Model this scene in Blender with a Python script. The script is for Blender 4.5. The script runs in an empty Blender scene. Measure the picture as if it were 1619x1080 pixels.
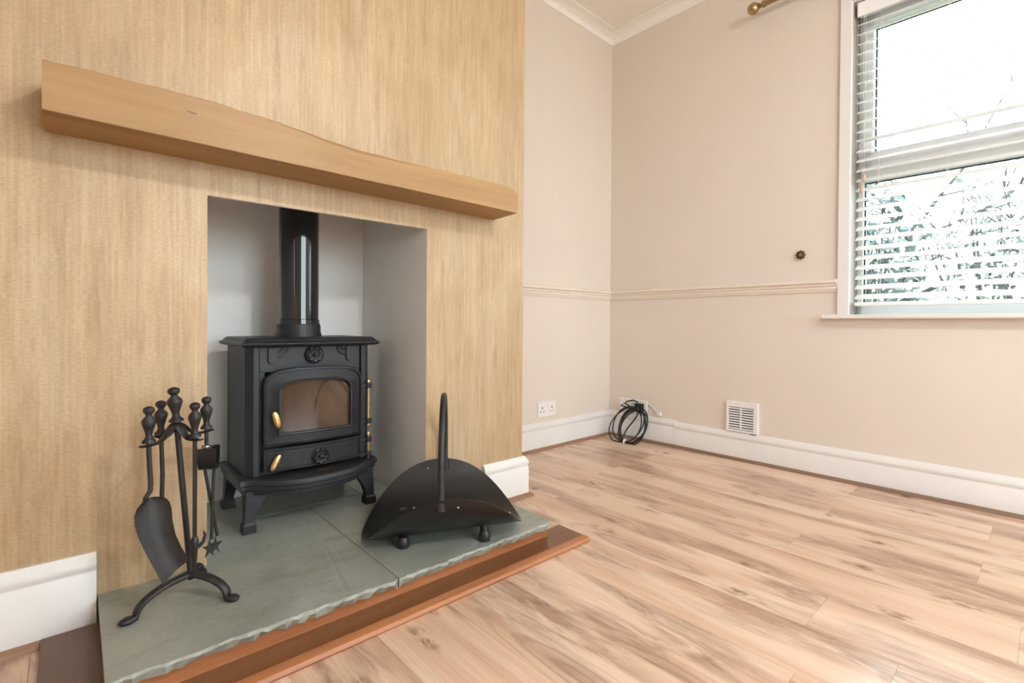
import bpy, bmesh, math, random
from mathutils import Vector, Matrix
random.seed(7)
PI = math.pi
S = bpy.context.scene
COL = S.collection

# ---------------------------------------------------------------- camera, world, sun, exposure
EYE = 0.69
cd = bpy.data.cameras.new('camera'); cam = bpy.data.objects.new('camera', cd); COL.objects.link(cam)
cd.sensor_width = 36.0; cd.lens = 779.0 / 1619.0 * 36.0; cd.shift_y = -20.8 / 1619.0; cd.clip_start = 0.02
AZ, PITCH, ROLL = math.radians(48.5), math.radians(-0.49), math.radians(0.4)
fw = Vector((math.cos(AZ), math.sin(AZ), 0)); rt = Vector((math.sin(AZ), -math.cos(AZ), 0)); up = Vector((0, 0, 1))
base = Matrix((rt, up, -fw)).transposed().to_4x4()
cam.matrix_world = Matrix.Translation((0, 0, EYE)) @ base @ Matrix.Rotation(PITCH, 4, 'X') @ Matrix.Rotation(ROLL, 4, 'Z')
S.camera = cam

S.view_settings.view_transform = 'Standard'; S.view_settings.look = 'None'
S.view_settings.gamma = 1.0; S.view_settings.use_curve_mapping = False
S.view_settings.exposure = 0.62
S.cycles.use_denoising = True
S.cycles.max_bounces = 10; S.cycles.diffuse_bounces = 6; S.cycles.transparent_max_bounces = 24
S.cycles.sample_clamp_indirect = 6.0
S.cycles.caustics_reflective = False; S.cycles.caustics_refractive = False

W = bpy.data.worlds.new('sky'); S.world = W; W.use_nodes = True
bg = W.node_tree.nodes['Background']; bg.inputs[0].default_value = (0.80, 0.93, 1.0, 1); bg.inputs[1].default_value = 7.0

sd = bpy.data.lights.new('sun', 'SUN'); sd.energy = 14.0; sd.angle = math.radians(1.0); sd.color = (1.0, 0.94, 0.85)
sun = bpy.data.objects.new('sun', sd); COL.objects.link(sun)
sun.rotation_euler = Vector((-1.05, -0.95, -1.15)).to_track_quat('-Z', 'Y').to_euler()
sun.location = (8, 8, 8)

# room frame: the alcove wall and the window wall stand one degree off the chimney breast
TH = math.radians(1.0)
E1 = Vector((math.cos(TH), math.sin(TH), 0)); E2 = Vector((-math.sin(TH), math.cos(TH), 0))
CORNER = Vector((2.548, 1.938, 0))
ROOM = Matrix.Translation(CORNER) @ Matrix.Rotation(TH, 4, 'Z')
CEIL = 2.50
# portals help the sampler find sky; side and back openings are added fill
def portal(name, loc, rot, sx, sy):
    ld = bpy.data.lights.new(name, 'AREA'); ld.shape = 'RECTANGLE'; ld.size = sx; ld.size_y = sy
    ld.cycles.is_portal = True
    o = bpy.data.objects.new(name, ld); COL.objects.link(o); o.location = loc; o.rotation_euler = rot
    return o
portal('sky_portal_window', ROOM @ Vector((0.30, -1.93, 1.43)), (0, PI / 2, TH), 1.40, 1.30)
portal('sky_portal_side', (-1.72, -1.00, 1.50), (0, -PI / 2, 0), 1.2, 1.3)
portal('sky_portal_back', (1.2, -2.95, 1.30), (PI / 2, 0, PI), 2.2, 1.7)

# ---------------------------------------------------------------- helpers
def new_mesh(name, verts, faces, mats=None, parent=None, smooth=None, fmat=None):
    me = bpy.data.meshes.new(name)
    me.from_pydata([tuple(v) for v in verts], [], faces)
    bm = bmesh.new(); bm.from_mesh(me)
    bmesh.ops.recalc_face_normals(bm, faces=bm.faces[:]); bm.to_mesh(me); bm.free()
    return link(name, me, mats, parent, smooth, fmat)

def link(name, me, mats=None, parent=None, smooth=None, fmat=None):
    if mats is not None:
        for m in (mats if isinstance(mats, (list, tuple)) else [mats]): me.materials.append(m)
    if fmat:
        for p in me.polygons: p.material_index = fmat(p)
    if smooth is not None:
        for p in me.polygons: p.use_smooth = True
        me.set_sharp_from_angle(angle=math.radians(smooth))
    o = bpy.data.objects.new(name, me); COL.objects.link(o)
    if parent: o.parent = parent
    return o

def tag(o, label=None, cat=None, group=None, kind=None):
    if label: o['label'] = label
    if cat: o['category'] = cat
    if group: o['group'] = group
    if kind: o['kind'] = kind
    return o

def empty(name, mat=None, label=None, cat=None, group=None, kind=None):
    o = bpy.data.objects.new(name, None); COL.objects.link(o); o.empty_display_size = 0.05
    if mat is not None: o.matrix_world = mat
    return tag(o, label, cat, group, kind)

def T(x, y, z, rz=0): return Matrix.Translation((x, y, z)) @ Matrix.Rotation(rz, 4, 'Z')

class MB:
    def __init__(s): s.v = []; s.f = []
    def box(s, x0, x1, y0, y1, z0, z1, m=None):
        n = len(s.v)
        P = [Vector((x, y, z)) for z in (z0, z1) for y in (y0, y1) for x in (x0, x1)]
        s.v += [(m @ p if m else p) for p in P]
        for q in ((0, 1, 3, 2), (4, 6, 7, 5), (0, 4, 5, 1), (2, 3, 7, 6), (0, 2, 6, 4), (1, 5, 7, 3)): s.f.append([n + i for i in q])
        return s
    def loft(s, loops, closed=True, cap=True):
        n = len(s.v); k = len(loops[0])
        for l in loops: s.v += [Vector(p) for p in l]
        for i in range(len(loops) - 1):
            for j in range(k if closed else k - 1):
                a = n + i * k + j; b = n + i * k + (j + 1) % k
                s.f.append([a, b, b + k, a + k])
        if cap and closed:
            s.f.append([n + j for j in range(k)]); s.f.append([n + (len(loops) - 1) * k + j for j in range(k)])
        return s
    def lathe(s, prof, seg=20, m=None):
        loops = []
        for r, z in prof:
            L = [Vector((max(r, 1e-5) * math.cos(2 * PI * i / seg), max(r, 1e-5) * math.sin(2 * PI * i / seg), z)) for i in range(seg)]
            loops.append([m @ p for p in L] if m else L)
        return s.loft(loops)
    def tube(s, pts, r, seg=8, closed=False, flat=None):
        pts = [Vector(p) for p in pts]; n = len(pts)
        rs = r if isinstance(r, (list, tuple)) else [r] * n
        tang = []
        for i in range(n):
            a = pts[(i - 1) % n] if (closed or i > 0) else pts[i]
            b = pts[(i + 1) % n] if (closed or i < n - 1) else pts[i]
            d = b - a
            tang.append(d.normalized() if d.length > 1e-9 else Vector((0, 0, 1)))
        nrm = tang[0].orthogonal().normalized()
        if flat is not None:
            nrm = (Vector(flat[0]) - tang[0] * tang[0].dot(Vector(flat[0]))).normalized()
        loops = []
        for i in range(n):
            nrm = (nrm - tang[i] * nrm.dot(tang[i])).normalized(); bn = tang[i].cross(nrm)
            k = flat[1] if flat is not None else 1.0
            loops.append([pts[i] + (nrm * math.cos(2 * PI * j / seg) * rs[i] + bn * math.sin(2 * PI * j / seg) * rs[i] * k) for j in range(seg)])
        if closed: loops.append(loops[0]); return s.loft(loops, cap=False)
        return s.loft(loops)
    def prism(s, outline, d0, d1, m=None):
        # outline in local XZ, extruded along Y
        A = [Vector((x, d0, z)) for x, z in outline]; B = [Vector((x, d1, z)) for x, z in outline]
        if m: A = [m @ p for p in A]; B = [m @ p for p in B]
        return s.loft([A, B])
    def build(s, name, mats=None, parent=None, smooth=None, fmat=None, bevel=0):
        o = new_mesh(name, s.v, s.f, mats, parent, smooth, fmat)
        if bevel:
            b = o.modifiers.new('bevel', 'BEVEL'); b.width = bevel; b.segments = 2; b.limit_method = 'ANGLE'; b.angle_limit = math.radians(40)
        return o

def sweep(name, prof, path, mats, parent=None, kind=None, side=1, mtx=None, smooth=40):
    """extrude a (depth, z) profile along a plan path; depth goes to the path's left (side=1) or right, mitred at corners"""
    P = [Vector((p[0], p[1])) for p in path]; n = len(P); mb = MB(); loops = []
    for i in range(n):
        d0 = (P[i] - P[i - 1]).normalized() if i > 0 else (P[1] - P[0]).normalized()
        d1 = (P[i + 1] - P[i]).normalized() if i < n - 1 else d0
        n0 = Vector((-d0.y, d0.x)) * side; n1 = Vector((-d1.y, d1.x)) * side
        b = n0 + n1; b = b / max(1e-6, b.dot(n0))
        L = [Vector((P[i].x + b.x * d, P[i].y + b.y * d, z)) for d, z in prof]
        loops.append([mtx @ p for p in L] if mtx else L)
    mb.loft(loops)
    o = mb.build(name, mats, parent, smooth)
    if kind: o['kind'] = kind
    return o

# ---------------------------------------------------------------- materials
class Mat:
    def __init__(s, name):
        s.m = bpy.data.materials.new(name); s.m.use_nodes = True; s.nt = s.m.node_tree; s.b = s.nt.nodes['Principled BSDF']
    def n(s, t, **kw):
        x = s.nt.nodes.new(t)
        for k, v in kw.items(): setattr(x, k, v)
        return x
    def l(s, a, b): s.nt.links.new(a, b)
    def coords(s, scale, kind='Object', offset_random=False, rot=(0, 0, 0)):
        tc = s.n('ShaderNodeTexCoord'); mp = s.n('ShaderNodeMapping'); mp.inputs['Scale'].default_value = scale; mp.inputs['Rotation'].default_value = rot
        src = tc.outputs[kind]
        if offset_random:
            oi = s.n('ShaderNodeObjectInfo'); mul = s.n('ShaderNodeMath', operation='MULTIPLY'); mul.inputs[1].default_value = 53.0
            cmb = s.n('ShaderNodeCombineXYZ'); add = s.n('ShaderNodeVectorMath', operation='ADD')
            s.l(oi.outputs['Random'], mul.inputs[0]); s.l(mul.outputs[0], cmb.inputs[0]); s.l(mul.outputs[0], cmb.inputs[1])
            s.l(src, add.inputs[0]); s.l(cmb.outputs[0], add.inputs[1]); src = add.outputs[0]
        s.l(src, mp.inputs[0]); return mp.outputs[0]
    def noise(s, vec, scale=1.0, detail=4, rough=0.55, dist=0.0):
        x = s.n('ShaderNodeTexNoise'); x.inputs['Scale'].default_value = scale; x.inputs['Detail'].default_value = detail
        x.inputs['Roughness'].default_value = rough; x.inputs['Distortion'].default_value = dist
        s.l(vec, x.inputs['Vector']); return x.outputs['Fac']
    def ramp(s, fac, stops):
        x = s.n('ShaderNodeValToRGB'); e = x.color_ramp.elements
        while len(e) < len(stops): e.new(0.5)
        for i, (p, c) in enumerate(stops):
            e[i].position = p; e[i].color = (c[0], c[1], c[2], 1) if isinstance(c, (tuple, list)) else (c, c, c, 1)
        s.l(fac, x.inputs[0]); return x.outputs[0]
    def mix(s, fac, a, b, mode='MIX'):
        x = s.n('ShaderNodeMix', data_type='RGBA', blend_type=mode)
        for sock, v in ((x.inputs[0], fac), (x.inputs[6], a), (x.inputs[7], b)):
            if hasattr(v, 'is_output'): s.l(v, sock)
            elif isinstance(v, (int, float)): sock.default_value = v
            else: sock.default_value = (v[0], v[1], v[2], 1)
        return x.outputs[2]
    def set(s, color=None, rough=0.5, metal=0.0, spec=0.5, coat=0.0):
        if color is not None:
            if hasattr(color, 'is_output'): s.l(color, s.b.inputs['Base Color'])
            else: s.b.inputs['Base Color'].default_value = (*color, 1)
        if hasattr(rough, 'is_output'): s.l(rough, s.b.inputs['Roughness'])
        else: s.b.inputs['Roughness'].default_value = rough
        s.b.inputs['Metallic'].default_value = metal; s.b.inputs['Specular IOR Level'].default_value = spec; s.b.inputs['Coat Weight'].default_value = coat
        return s
    def bump(s, h, strength=0.3, dist=0.002):
        x = s.n('ShaderNodeBump'); x.inputs['Strength'].default_value = strength; x.inputs['Distance'].default_value = dist
        s.l(h, x.inputs['Height']); s.l(x.outputs[0], s.b.inputs['Normal']); return s

def plain(name, color, rough=0.5, metal=0.0, spec=0.5, var=0.04, scale=6.0, bump=0.0, bscale=200.0, bdist=0.001, coat=0.0):
    m = Mat(name); v = m.coords((1, 1, 1)); f = m.noise(v, scale, 4)
    lo = tuple(max(0, c * (1 - var)) for c in color); hi = tuple(min(1, c * (1 + var)) for c in color)
    m.set(m.ramp(f, [(0.3, lo), (0.7, hi)]), rough, metal, spec, coat)
    if bump: m.bump(m.noise(v, bscale, 3), bump, bdist)
    return m.m

PAINT = plain('beige_wall_paint', (0.74, 0.655, 0.575), 0.75, var=0.02, scale=2.0, bump=0.10, bscale=60, spec=0.3)
CEILM = plain('ceiling_paint', (0.88, 0.84, 0.79), 0.8, var=0.01, spec=0.2)
WHITE = plain('white_gloss_paint', (0.785, 0.755, 0.73), 0.32, var=0.015, scale=9)
DADO = plain('dado_paint', (0.80, 0.70, 0.61), 0.5, var=0.015)
PLASTER = plain('grey_recess_plaster', (0.86, 0.825, 0.79), 0.8, var=0.05, scale=3, bump=0.25, bscale=30, spec=0.2)
UPVC = plain('white_upvc', (0.85, 0.86, 0.86), 0.25, var=0.005)
PLASTIC = plain('white_plastic', (0.82, 0.80, 0.78), 0.35, var=0.01)
BLACKPL = plain('black_plastic', (0.012, 0.012, 0.013), 0.4, var=0.1)
SLATW = plain('white_slat', (0.88, 0.87, 0.86), 0.45, var=0.005)
CORD = plain('white_cord', (0.80, 0.80, 0.78), 0.7)
TASSEL = plain('pale_wood_tassel', (0.60, 0.43, 0.33), 0.5)
IRON = plain('matt_black_cast_iron', (0.014, 0.014, 0.0165), 0.48, metal=0.0, var=0.25, scale=25, bump=0.35, bscale=260, bdist=0.0008)
IRONR = Mat('cast_iron_rust_flecks')
_v = IRONR.coords((1, 1, 1)); _f = IRONR.noise(_v, 22, 6, 0.7)
IRONR.set(IRONR.ramp(_f, [(0.58, (0.014, 0.014, 0.0165)), (0.70, (0.045, 0.034, 0.028)), (0.8, (0.14, 0.08, 0.05))]), 0.5).bump(IRONR.noise(_v, 260, 3), 0.35, 0.0008); IRONR = IRONR.m
WROUGHT = plain('wrought_iron', (0.018, 0.0155, 0.015), 0.48, var=0.4, scale=40, bump=0.4, bscale=120, bdist=0.001)
SHEET = plain('satin_black_sheet', (0.010, 0.010, 0.011), 0.30, spec=0.55, var=0.15, scale=8)
ENAMEL = plain('gloss_black_enamel', (0.006, 0.006, 0.008), 0.10, var=0.1, coat=0.6)
BRASS = plain('worn_brass', (0.72, 0.50, 0.22), 0.30, metal=1.0, var=0.2, scale=60)
BRASSA = plain('antique_brass', (0.42, 0.31, 0.16), 0.33, metal=1.0, var=0.15, scale=30)
BRASSD = plain('dark_brass', (0.10, 0.065, 0.03), 0.4, metal=0.7, var=0.4, scale=80)
STEEL = plain('bright_rivet_steel', (0.62, 0.62, 0.62), 0.35, metal=1.0)
STICKER = plain('grey_sticker', (0.30, 0.29, 0.29), 0.5)
RUBBER = plain('black_cable_rubber', (0.010, 0.010, 0.011), 0.38)
GROUT = plain('sandy_mortar', (0.40, 0.30, 0.20), 0.9, var=0.2, scale=60)
DARK = plain('dark_void', (0.02, 0.02, 0.02), 0.9)

def wood(name, stops, axis, rough, fine=220.0, coarse=14.0, bump=0.15, rnd=False, spec=0.5, mul=0.8):
    m = Mat(name)
    def sc(a, b): return tuple(b if i == axis else a for i in range(3))
    v1 = m.coords(sc(coarse, coarse * 0.09), offset_random=rnd); v2 = m.coords(sc(fine, fine * 0.02), offset_random=rnd)
    f1 = m.noise(v1, 1.0, 5, 0.6, 0.9); f2 = m.noise(v2, 1.0, 3, 0.6)
    c = m.ramp(f1, stops); d = m.ramp(f2, [(0.3, 0.80), (0.65, 1.05)])
    m.set(m.mix(mul, c, d, 'MULTIPLY'), rough, spec=spec); m.bump(f2, bump, 0.001)
    return m.m

OAK = wood('oak_beam', [(0.25, (0.27, 0.135, 0.045)), (0.42, (0.365, 0.20, 0.074)), (0.6, (0.415, 0.24, 0.098)), (0.8, (0.45, 0.28, 0.125))], 0, 0.5, fine=90, coarse=11, mul=0.35)
RISER = wood('orange_pine', [(0.2, (0.30, 0.10, 0.035)), (0.5, (0.42, 0.165, 0.065)), (0.8, (0.50, 0.23, 0.10))], 0, 0.45)
BORDER = wood('dark_stained_board', [(0.2, (0.10, 0.036, 0.014)), (0.5, (0.19, 0.078, 0.030)), (0.8, (0.27, 0.125, 0.05))], 0, 0.28, coarse=7)
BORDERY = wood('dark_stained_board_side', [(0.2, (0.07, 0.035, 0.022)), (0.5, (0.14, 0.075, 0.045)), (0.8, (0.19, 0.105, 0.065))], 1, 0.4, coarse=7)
BEAD = wood('brown_floor_bead', [(0.2, (0.25, 0.13, 0.075)), (0.8, (0.36, 0.20, 0.12))], 0, 0.4, coarse=5)
BEADY = wood('brown_floor_bead_side', [(0.2, (0.17, 0.095, 0.06)), (0.8, (0.27, 0.16, 0.105))], 1, 0.4, coarse=5)

# laminate: pale oak print with long brown flames, small knots and fine grain, offset at random for each plank
m = Mat('oak_laminate')
va = m.coords((9, 0.9, 1), offset_random=True); vb = m.coords((170, 5, 1), offset_random=True); vc = m.coords((6.5, 1.1, 1), offset_random=True); vd = m.coords((26, 5.0, 1), offset_random=True)
fa = m.noise(va, 1.0, 3, 0.5, 0.9); fb = m.noise(vb, 1.0, 3, 0.6); fc = m.noise(vc, 1.0, 3, 0.5, 0.4); fd = m.noise(vd, 1.0, 4, 0.65, 1.0)
basec = m.ramp(fa, [(0.30, (0.60, 0.38, 0.26)), (0.45, (0.71, 0.485, 0.345)), (0.58, (0.78, 0.565, 0.42)), (0.75, (0.80, 0.595, 0.45))])
flame = m.ramp(fc, [(0.49, 0.0), (0.60, 1.0)])
fl2 = m.mix(1.0, flame, m.ramp(fd, [(0.34, 0.10), (0.62, 0.95)]), 'MULTIPLY')
c1 = m.mix(fl2, basec, (0.36, 0.215, 0.145))
wv = m.n('ShaderNodeTexVoronoi'); wv.voronoi_dimensions = '2D'; wv.inputs['Scale'].default_value = 1.0; wv.inputs['Randomness'].default_value = 1.0
m.l(m.coords((5.3, 1.9, 1), offset_random=True), wv.inputs['Vector'])
knot = m.ramp(wv.outputs['Distance'], [(0.045, 1.0), (0.13, 0.0)])
knot = m.mix(1.0, knot, m.ramp(m.noise(m.coords((60, 22, 1), offset_random=True), 1.0, 3), [(0.42, 0.0), (0.6, 0.9)]), 'MULTIPLY')
wc = m.n('ShaderNodeTexVoronoi'); wc.voronoi_dimensions = '2D'; wc.inputs['Scale'].default_value = 1.0
m.l(m.coords((5.2, 0.85, 1), offset_random=True), wc.inputs['Vector'])
ad = m.n('ShaderNodeMath', operation='MULTIPLY_ADD'); ad.inputs[1].default_value = 0.16
m.l(m.noise(m.coords((16, 3, 1), offset_random=True), 1.0, 3), ad.inputs[0]); m.l(wc.outputs['Distance'], ad.inputs[2])
sn = m.n('ShaderNodeMath', operation='SINE'); mu = m.n('ShaderNodeMath', operation='MULTIPLY'); mu.inputs[1].default_value = 62.0
m.l(ad.outputs[0], mu.inputs[0]); m.l(mu.outputs[0], sn.inputs[0])
rings = m.mix(1.0, m.ramp(sn.outputs[0], [(0.15, 0.0), (0.9, 1.0)]), m.ramp(wc.outputs['Distance'], [(0.06, 0.65), (0.34, 0.0)]), 'MULTIPLY')
c1 = m.mix(rings, c1, (0.31, 0.175, 0.115))
c1 = m.mix(m.ramp(wc.outputs['Distance'], [(0.03, 0.55), (0.26, 0.0)]), c1, (0.36, 0.205, 0.135))
c2 = m.mix(knot, c1, (0.20, 0.10, 0.055))
c3 = m.mix(0.55, c2, m.ramp(fb, [(0.32, 0.78), (0.62, 1.06)]), 'MULTIPLY')
m.set(c3, m.ramp(fb, [(0.3, 0.26), (0.7, 0.20)]), spec=0.5); m.bump(fb, 0.05, 0.0006)
LAMINATE = m.m

# gold textured wallpaper: vertical brushed streaks over a fine horizontal weave
m = Mat('gold_grasscloth_wallpaper')
v1 = m.coords((90, 90, 5)); v2 = m.coords((150, 150, 5.0)); v3 = m.coords((110, 110, 330)); v4 = m.coords((5, 5, 3.0)); v5 = m.coords((34, 34, 5.0))
f1 = m.noise(v1, 1, 4, 0.6); f2 = m.noise(v2, 1, 3, 0.6); f3 = m.noise(v3, 1, 2, 0.5); f4 = m.noise(v4, 1, 4, 0.6, 0.6); f5 = m.noise(v5, 1, 4, 0.62)
c = m.ramp(f4, [(0.25, (0.455, 0.305, 0.165)), (0.5, (0.50, 0.355, 0.207)), (0.75, (0.545, 0.41, 0.26))])
c = m.mix(m.ramp(f5, [(0.54, 0.0), (0.74, 0.5)]), c, (0.37, 0.215, 0.10))
c = m.mix(0.40, c, m.ramp(f1, [(0.30, 0.86), (0.70, 1.12)]), 'MULTIPLY')
c = m.mix(0.6, c, m.ramp(m.noise(m.coords((30, 30, 1.3)), 1, 3, 0.5), [(0.3, 0.88), (0.7, 1.10)]), 'MULTIPLY')
c = m.mix(0.46, c, m.ramp(f2, [(0.28, 0.76), (0.72, 1.22)]), 'MULTIPLY')
c = m.mix(0.42, c, m.ramp(f3, [(0.30, 0.74), (0.70, 1.22)]), 'MULTIPLY')
m.set(c, 0.46, metal=0.12, spec=0.45); m.bump(f3, 0.25, 0.0010)
WALLPAPER = m.m

m = Mat('green_grey_slate')
v = m.coords((1, 1, 1)); v2 = m.coords((4, 11, 4), rot=(0, 0, 0.5))
fa = m.noise(v, 5, 6, 0.62, 0.8); fb = m.noise(v2, 1.6, 5, 0.6, 0.5); fc = m.noise(v, 90, 4, 0.6)
c = m.ramp(fa, [(0.25, (0.235, 0.25, 0.208)), (0.5, (0.305, 0.318, 0.272)), (0.75, (0.37, 0.385, 0.335))])
c = m.mix(m.ramp(fb, [(0.52, 0.0), (0.75, 0.6)]), c, (0.205, 0.208, 0.165))
c = m.mix(0.4, c, m.ramp(fc, [(0.3, 0.8), (0.7, 1.15)]), 'MULTIPLY')
m.set(c, 0.42, spec=0.5); m.bump(m.mix(0.5, fb, fc), 0.35, 0.003)
SLATE = m.m

m = Mat('sooty_stove_glass')
m.set((0.20, 0.125, 0.08), 0.07, spec=0.8, coat=0.4)
v = m.coords((1, 1, 1)); f = m.noise(v, 9, 3)
m.l(m.ramp(f, [(0.3, (0.07, 0.042, 0.027)), (0.7, (0.15, 0.095, 0.06))]), m.b.inputs['Base Color'])
tr = m.n('ShaderNodeBsdfTransparent'); tr.inputs[0].default_value = (0.75, 0.55, 0.4, 1)
mx = m.n('ShaderNodeMixShader'); mx.inputs[0].default_value = 0.62
m.l(tr.outputs[0], mx.inputs[1]); m.l(m.b.outputs[0], mx.inputs[2]); m.l(mx.outputs[0], m.nt.nodes['Material Output'].inputs[0])
SOOT = m.m

m = Mat('window_glass')
tr = m.n('ShaderNodeBsdfTransparent'); tr.inputs[0].default_value = (0.96, 0.98, 0.98, 1)
gl = m.n('ShaderNodeBsdfGlossy'); gl.inputs['Roughness'].default_value = 0.02
lw = m.n('ShaderNodeFresnel'); lw.inputs[0].default_value = 1.35
mx = m.n('ShaderNodeMixShader'); m.l(lw.outputs[0], mx.inputs[0]); m.l(tr.outputs[0], mx.inputs[1]); m.l(gl.outputs[0], mx.inputs[2])
m.l(mx.outputs[0], m.nt.nodes['Material Output'].inputs[0]); GLASS = m.m

FIREBRICK = plain('sooty_firebrick', (0.26, 0.175, 0.115), 0.9, var=0.3, scale=8)
ASH = plain('grey_ash', (0.30, 0.28, 0.26), 0.95, var=0.3, scale=40)
BARK = plain('winter_bark', (0.05, 0.047, 0.045), 0.9, var=0.3, scale=5)
LEAF = plain('evergreen_leaf', (0.035, 0.055, 0.05), 0.6, var=0.5, scale=3)
LEAFP = plain('pale_shrub_leaf', (0.24, 0.26, 0.24), 0.6, var=0.4, scale=3)
LAWN = plain('rough_lawn', (0.10, 0.14, 0.06), 0.9, var=0.3, scale=2)

# ---------------------------------------------------------------- room shell
XL, YBACK = -1.45, -2.75          # wall on the far side of the chimney breast, wall behind the camera
YB = 1.455                         # face of the chimney breast
fl = MB().box(XL - 0.15, 2.9, YBACK - 0.15, 2.2, -0.12, -0.0125).build('floor', plain('sub_floor', (0.25, 0.17, 0.11), 0.8))
tag(fl, kind='structure')
# laminate planks, each one an object under the floor, laid along the window wall
PW, PL = 0.187, 1.285
pm = MB().box(0, PW - 0.0007, 0, PL - 0.0004, -0.012, 0)
plank_me = None
for k in range(0, 22):
    u1 = -0.010 - PW * k; u0 = u1 - PW
    v = (0.80 if k % 2 else 1.23)
    v = (-1.345 if k % 2 == 0 else -1.768) + 3 * PL
    v += 0.0 if k < 5 else random.uniform(-0.25, 0.25)
    while v > 0.15: v -= PL
    v += PL
    while v > -4.75:
        v -= PL
        p = ROOM @ Vector((u0, v, 0))
        if p.x < XL - 0.2: break
        if plank_me is None:
            o = pm.build('plank', LAMINATE, fl); plank_me = o.data
        else:
            o = bpy.data.objects.new('plank', plank_me); COL.objects.link(o); o.parent = fl
        o.location = p; o.rotation_euler = (0, 0, TH)
        if v < -4.6: break
ce = MB().box(XL - 0.15, 2.9, YBACK - 0.15, 2.2, CEIL, CEIL + 0.1).build('ceiling', CEILM); tag(ce, kind='structure')

# chimney breast with its stove opening
OX0, OX1, OZ, RY = 0.25, 0.897, 1.013, 1.955
BX0, BX1 = -0.205, 1.345
mb = MB()
mb.box(BX0, OX0, YB, 2.06, 0, CEIL); mb.box(OX1, BX1, YB, 2.06, 0, CEIL); mb.box(OX0, OX1, YB, YB + 0.012, OZ, CEIL)
def breast_mat(p):
    if p.center.y > YB + 0.004 and BX0 + 0.01 < p.center.x < BX1 - 0.01: return 1
    return 0
br = mb.build('wall_chimney_breast', [WALLPAPER, PLASTER], None, None, breast_mat); tag(br, kind='structure')
rc = MB().box(OX0, OX1, RY, RY + 0.1, 0, 1.42).box(OX0, OX1, YB + 0.012, RY + 0.1, 1.42, 1.5).build('wall_recess', PLASTER); tag(rc, kind='structure')
# alcove, window wall with a hole, and the walls out of view
mbw = MB()
mbw.box(-1.35, 0.0, 0, 0.12, 0, CEIL); 
for i, p in enumerate(mbw.v): mbw.v[i] = ROOM @ p
tag(mbw.build('wall_alcove', PAINT), kind='structure')
WV0, WV1, WZ0, WZ1 = -1.293, -2.56, 0.742, 2.125    # window opening: along the wall, sill and head
mbw = MB()
for b in ((WV0, 0.12, 0, CEIL), (-4.75, WV1, 0, CEIL), (WV1, WV0, 0, WZ0 - 0.004), (WV1, WV0, WZ1, CEIL)):
    mbw.box(0, 0.22, b[0], b[1], b[2], b[3])
for i, p in enumerate(mbw.v): mbw.v[i] = ROOM @ p
tag(mbw.build('wall_right', PAINT), kind='structure')
LY0, LY1, LZ0, LZ1 = -1.65, -0.35, 0.90, 2.10       # unseen side window, added to light the window wall
tag(MB().box(XL - 0.12, XL, YBACK - 0.12, LY0, 0, CEIL).box(XL - 0.12, XL, LY1, 2.06, 0, CEIL).box(XL - 0.12, XL, LY0, LY1, 0, LZ0).box(XL - 0.12, XL, LY0, LY1, LZ1, CEIL).build('wall_left', PAINT), kind='structure')
sw = empty('fill_window_2', T(XL - 0.06, 0, 0), kind='structure')
sf = MB().box(-0.03, 0.03, LY0, LY1, LZ0, LZ0 + 0.06).box(-0.03, 0.03, LY0, LY1, LZ1 - 0.06, LZ1)
for y in (LY0, (LY0 + LY1) / 2 - 0.03, LY1 - 0.06): sf.box(-0.03, 0.03, y, y + 0.06, LZ0 + 0.06, LZ1 - 0.06)
sf.build('frame', UPVC, sw)
for y in (LY0 + 0.06, (LY0 + LY1) / 2 + 0.03): MB().box(-0.004, 0.004, y, y + (LY1 - LY0) / 2 - 0.09, LZ0 + 0.06, LZ1 - 0.06).build('pane', GLASS, sw)
tag(MB().box(XL, BX0 + 0.02, 1.94, 2.06, 0, CEIL).build('wall_alcove_left', PAINT), kind='structure')
GX0, GX1, GZ0, GZ1 = 0.1, 2.3, 0.45, 2.15
tag(MB().box(XL, GX0, YBACK - 0.12, YBACK, 0, CEIL).box(GX1, 2.9, YBACK - 0.12, YBACK, 0, CEIL).box(GX0, GX1, YBACK - 0.12, YBACK, GZ1, CEIL).box(GX0, GX1, YBACK - 0.12, YBACK, 0, GZ0).build('wall_back', PAINT), kind='structure')
# wide unseen window added behind the camera for frontal fill light
gd = empty('fill_window_3', T(0, YBACK - 0.06, 0), kind='structure')
gf = MB()
gf.box(GX0, GX1, -0.035, 0.035, GZ1 - 0.06, GZ1).box(GX0, GX1, -0.035, 0.035, GZ0, GZ0 + 0.06)
for x in (GX0, (GX0 + GX1) / 2 - 0.03, GX1 - 0.06): gf.box(x, x + 0.06, -0.035, 0.035, GZ0 + 0.06, GZ1 - 0.06)
gf.build('frame', UPVC, gd)
for x in (GX0 + 0.06, (GX0 + GX1) / 2 + 0.03): MB().box(x, x + (GX1 - GX0) / 2 - 0.09, -0.004, 0.004, GZ0 + 0.06, GZ1 - 0.06).build('pane', GLASS, gd)

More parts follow.
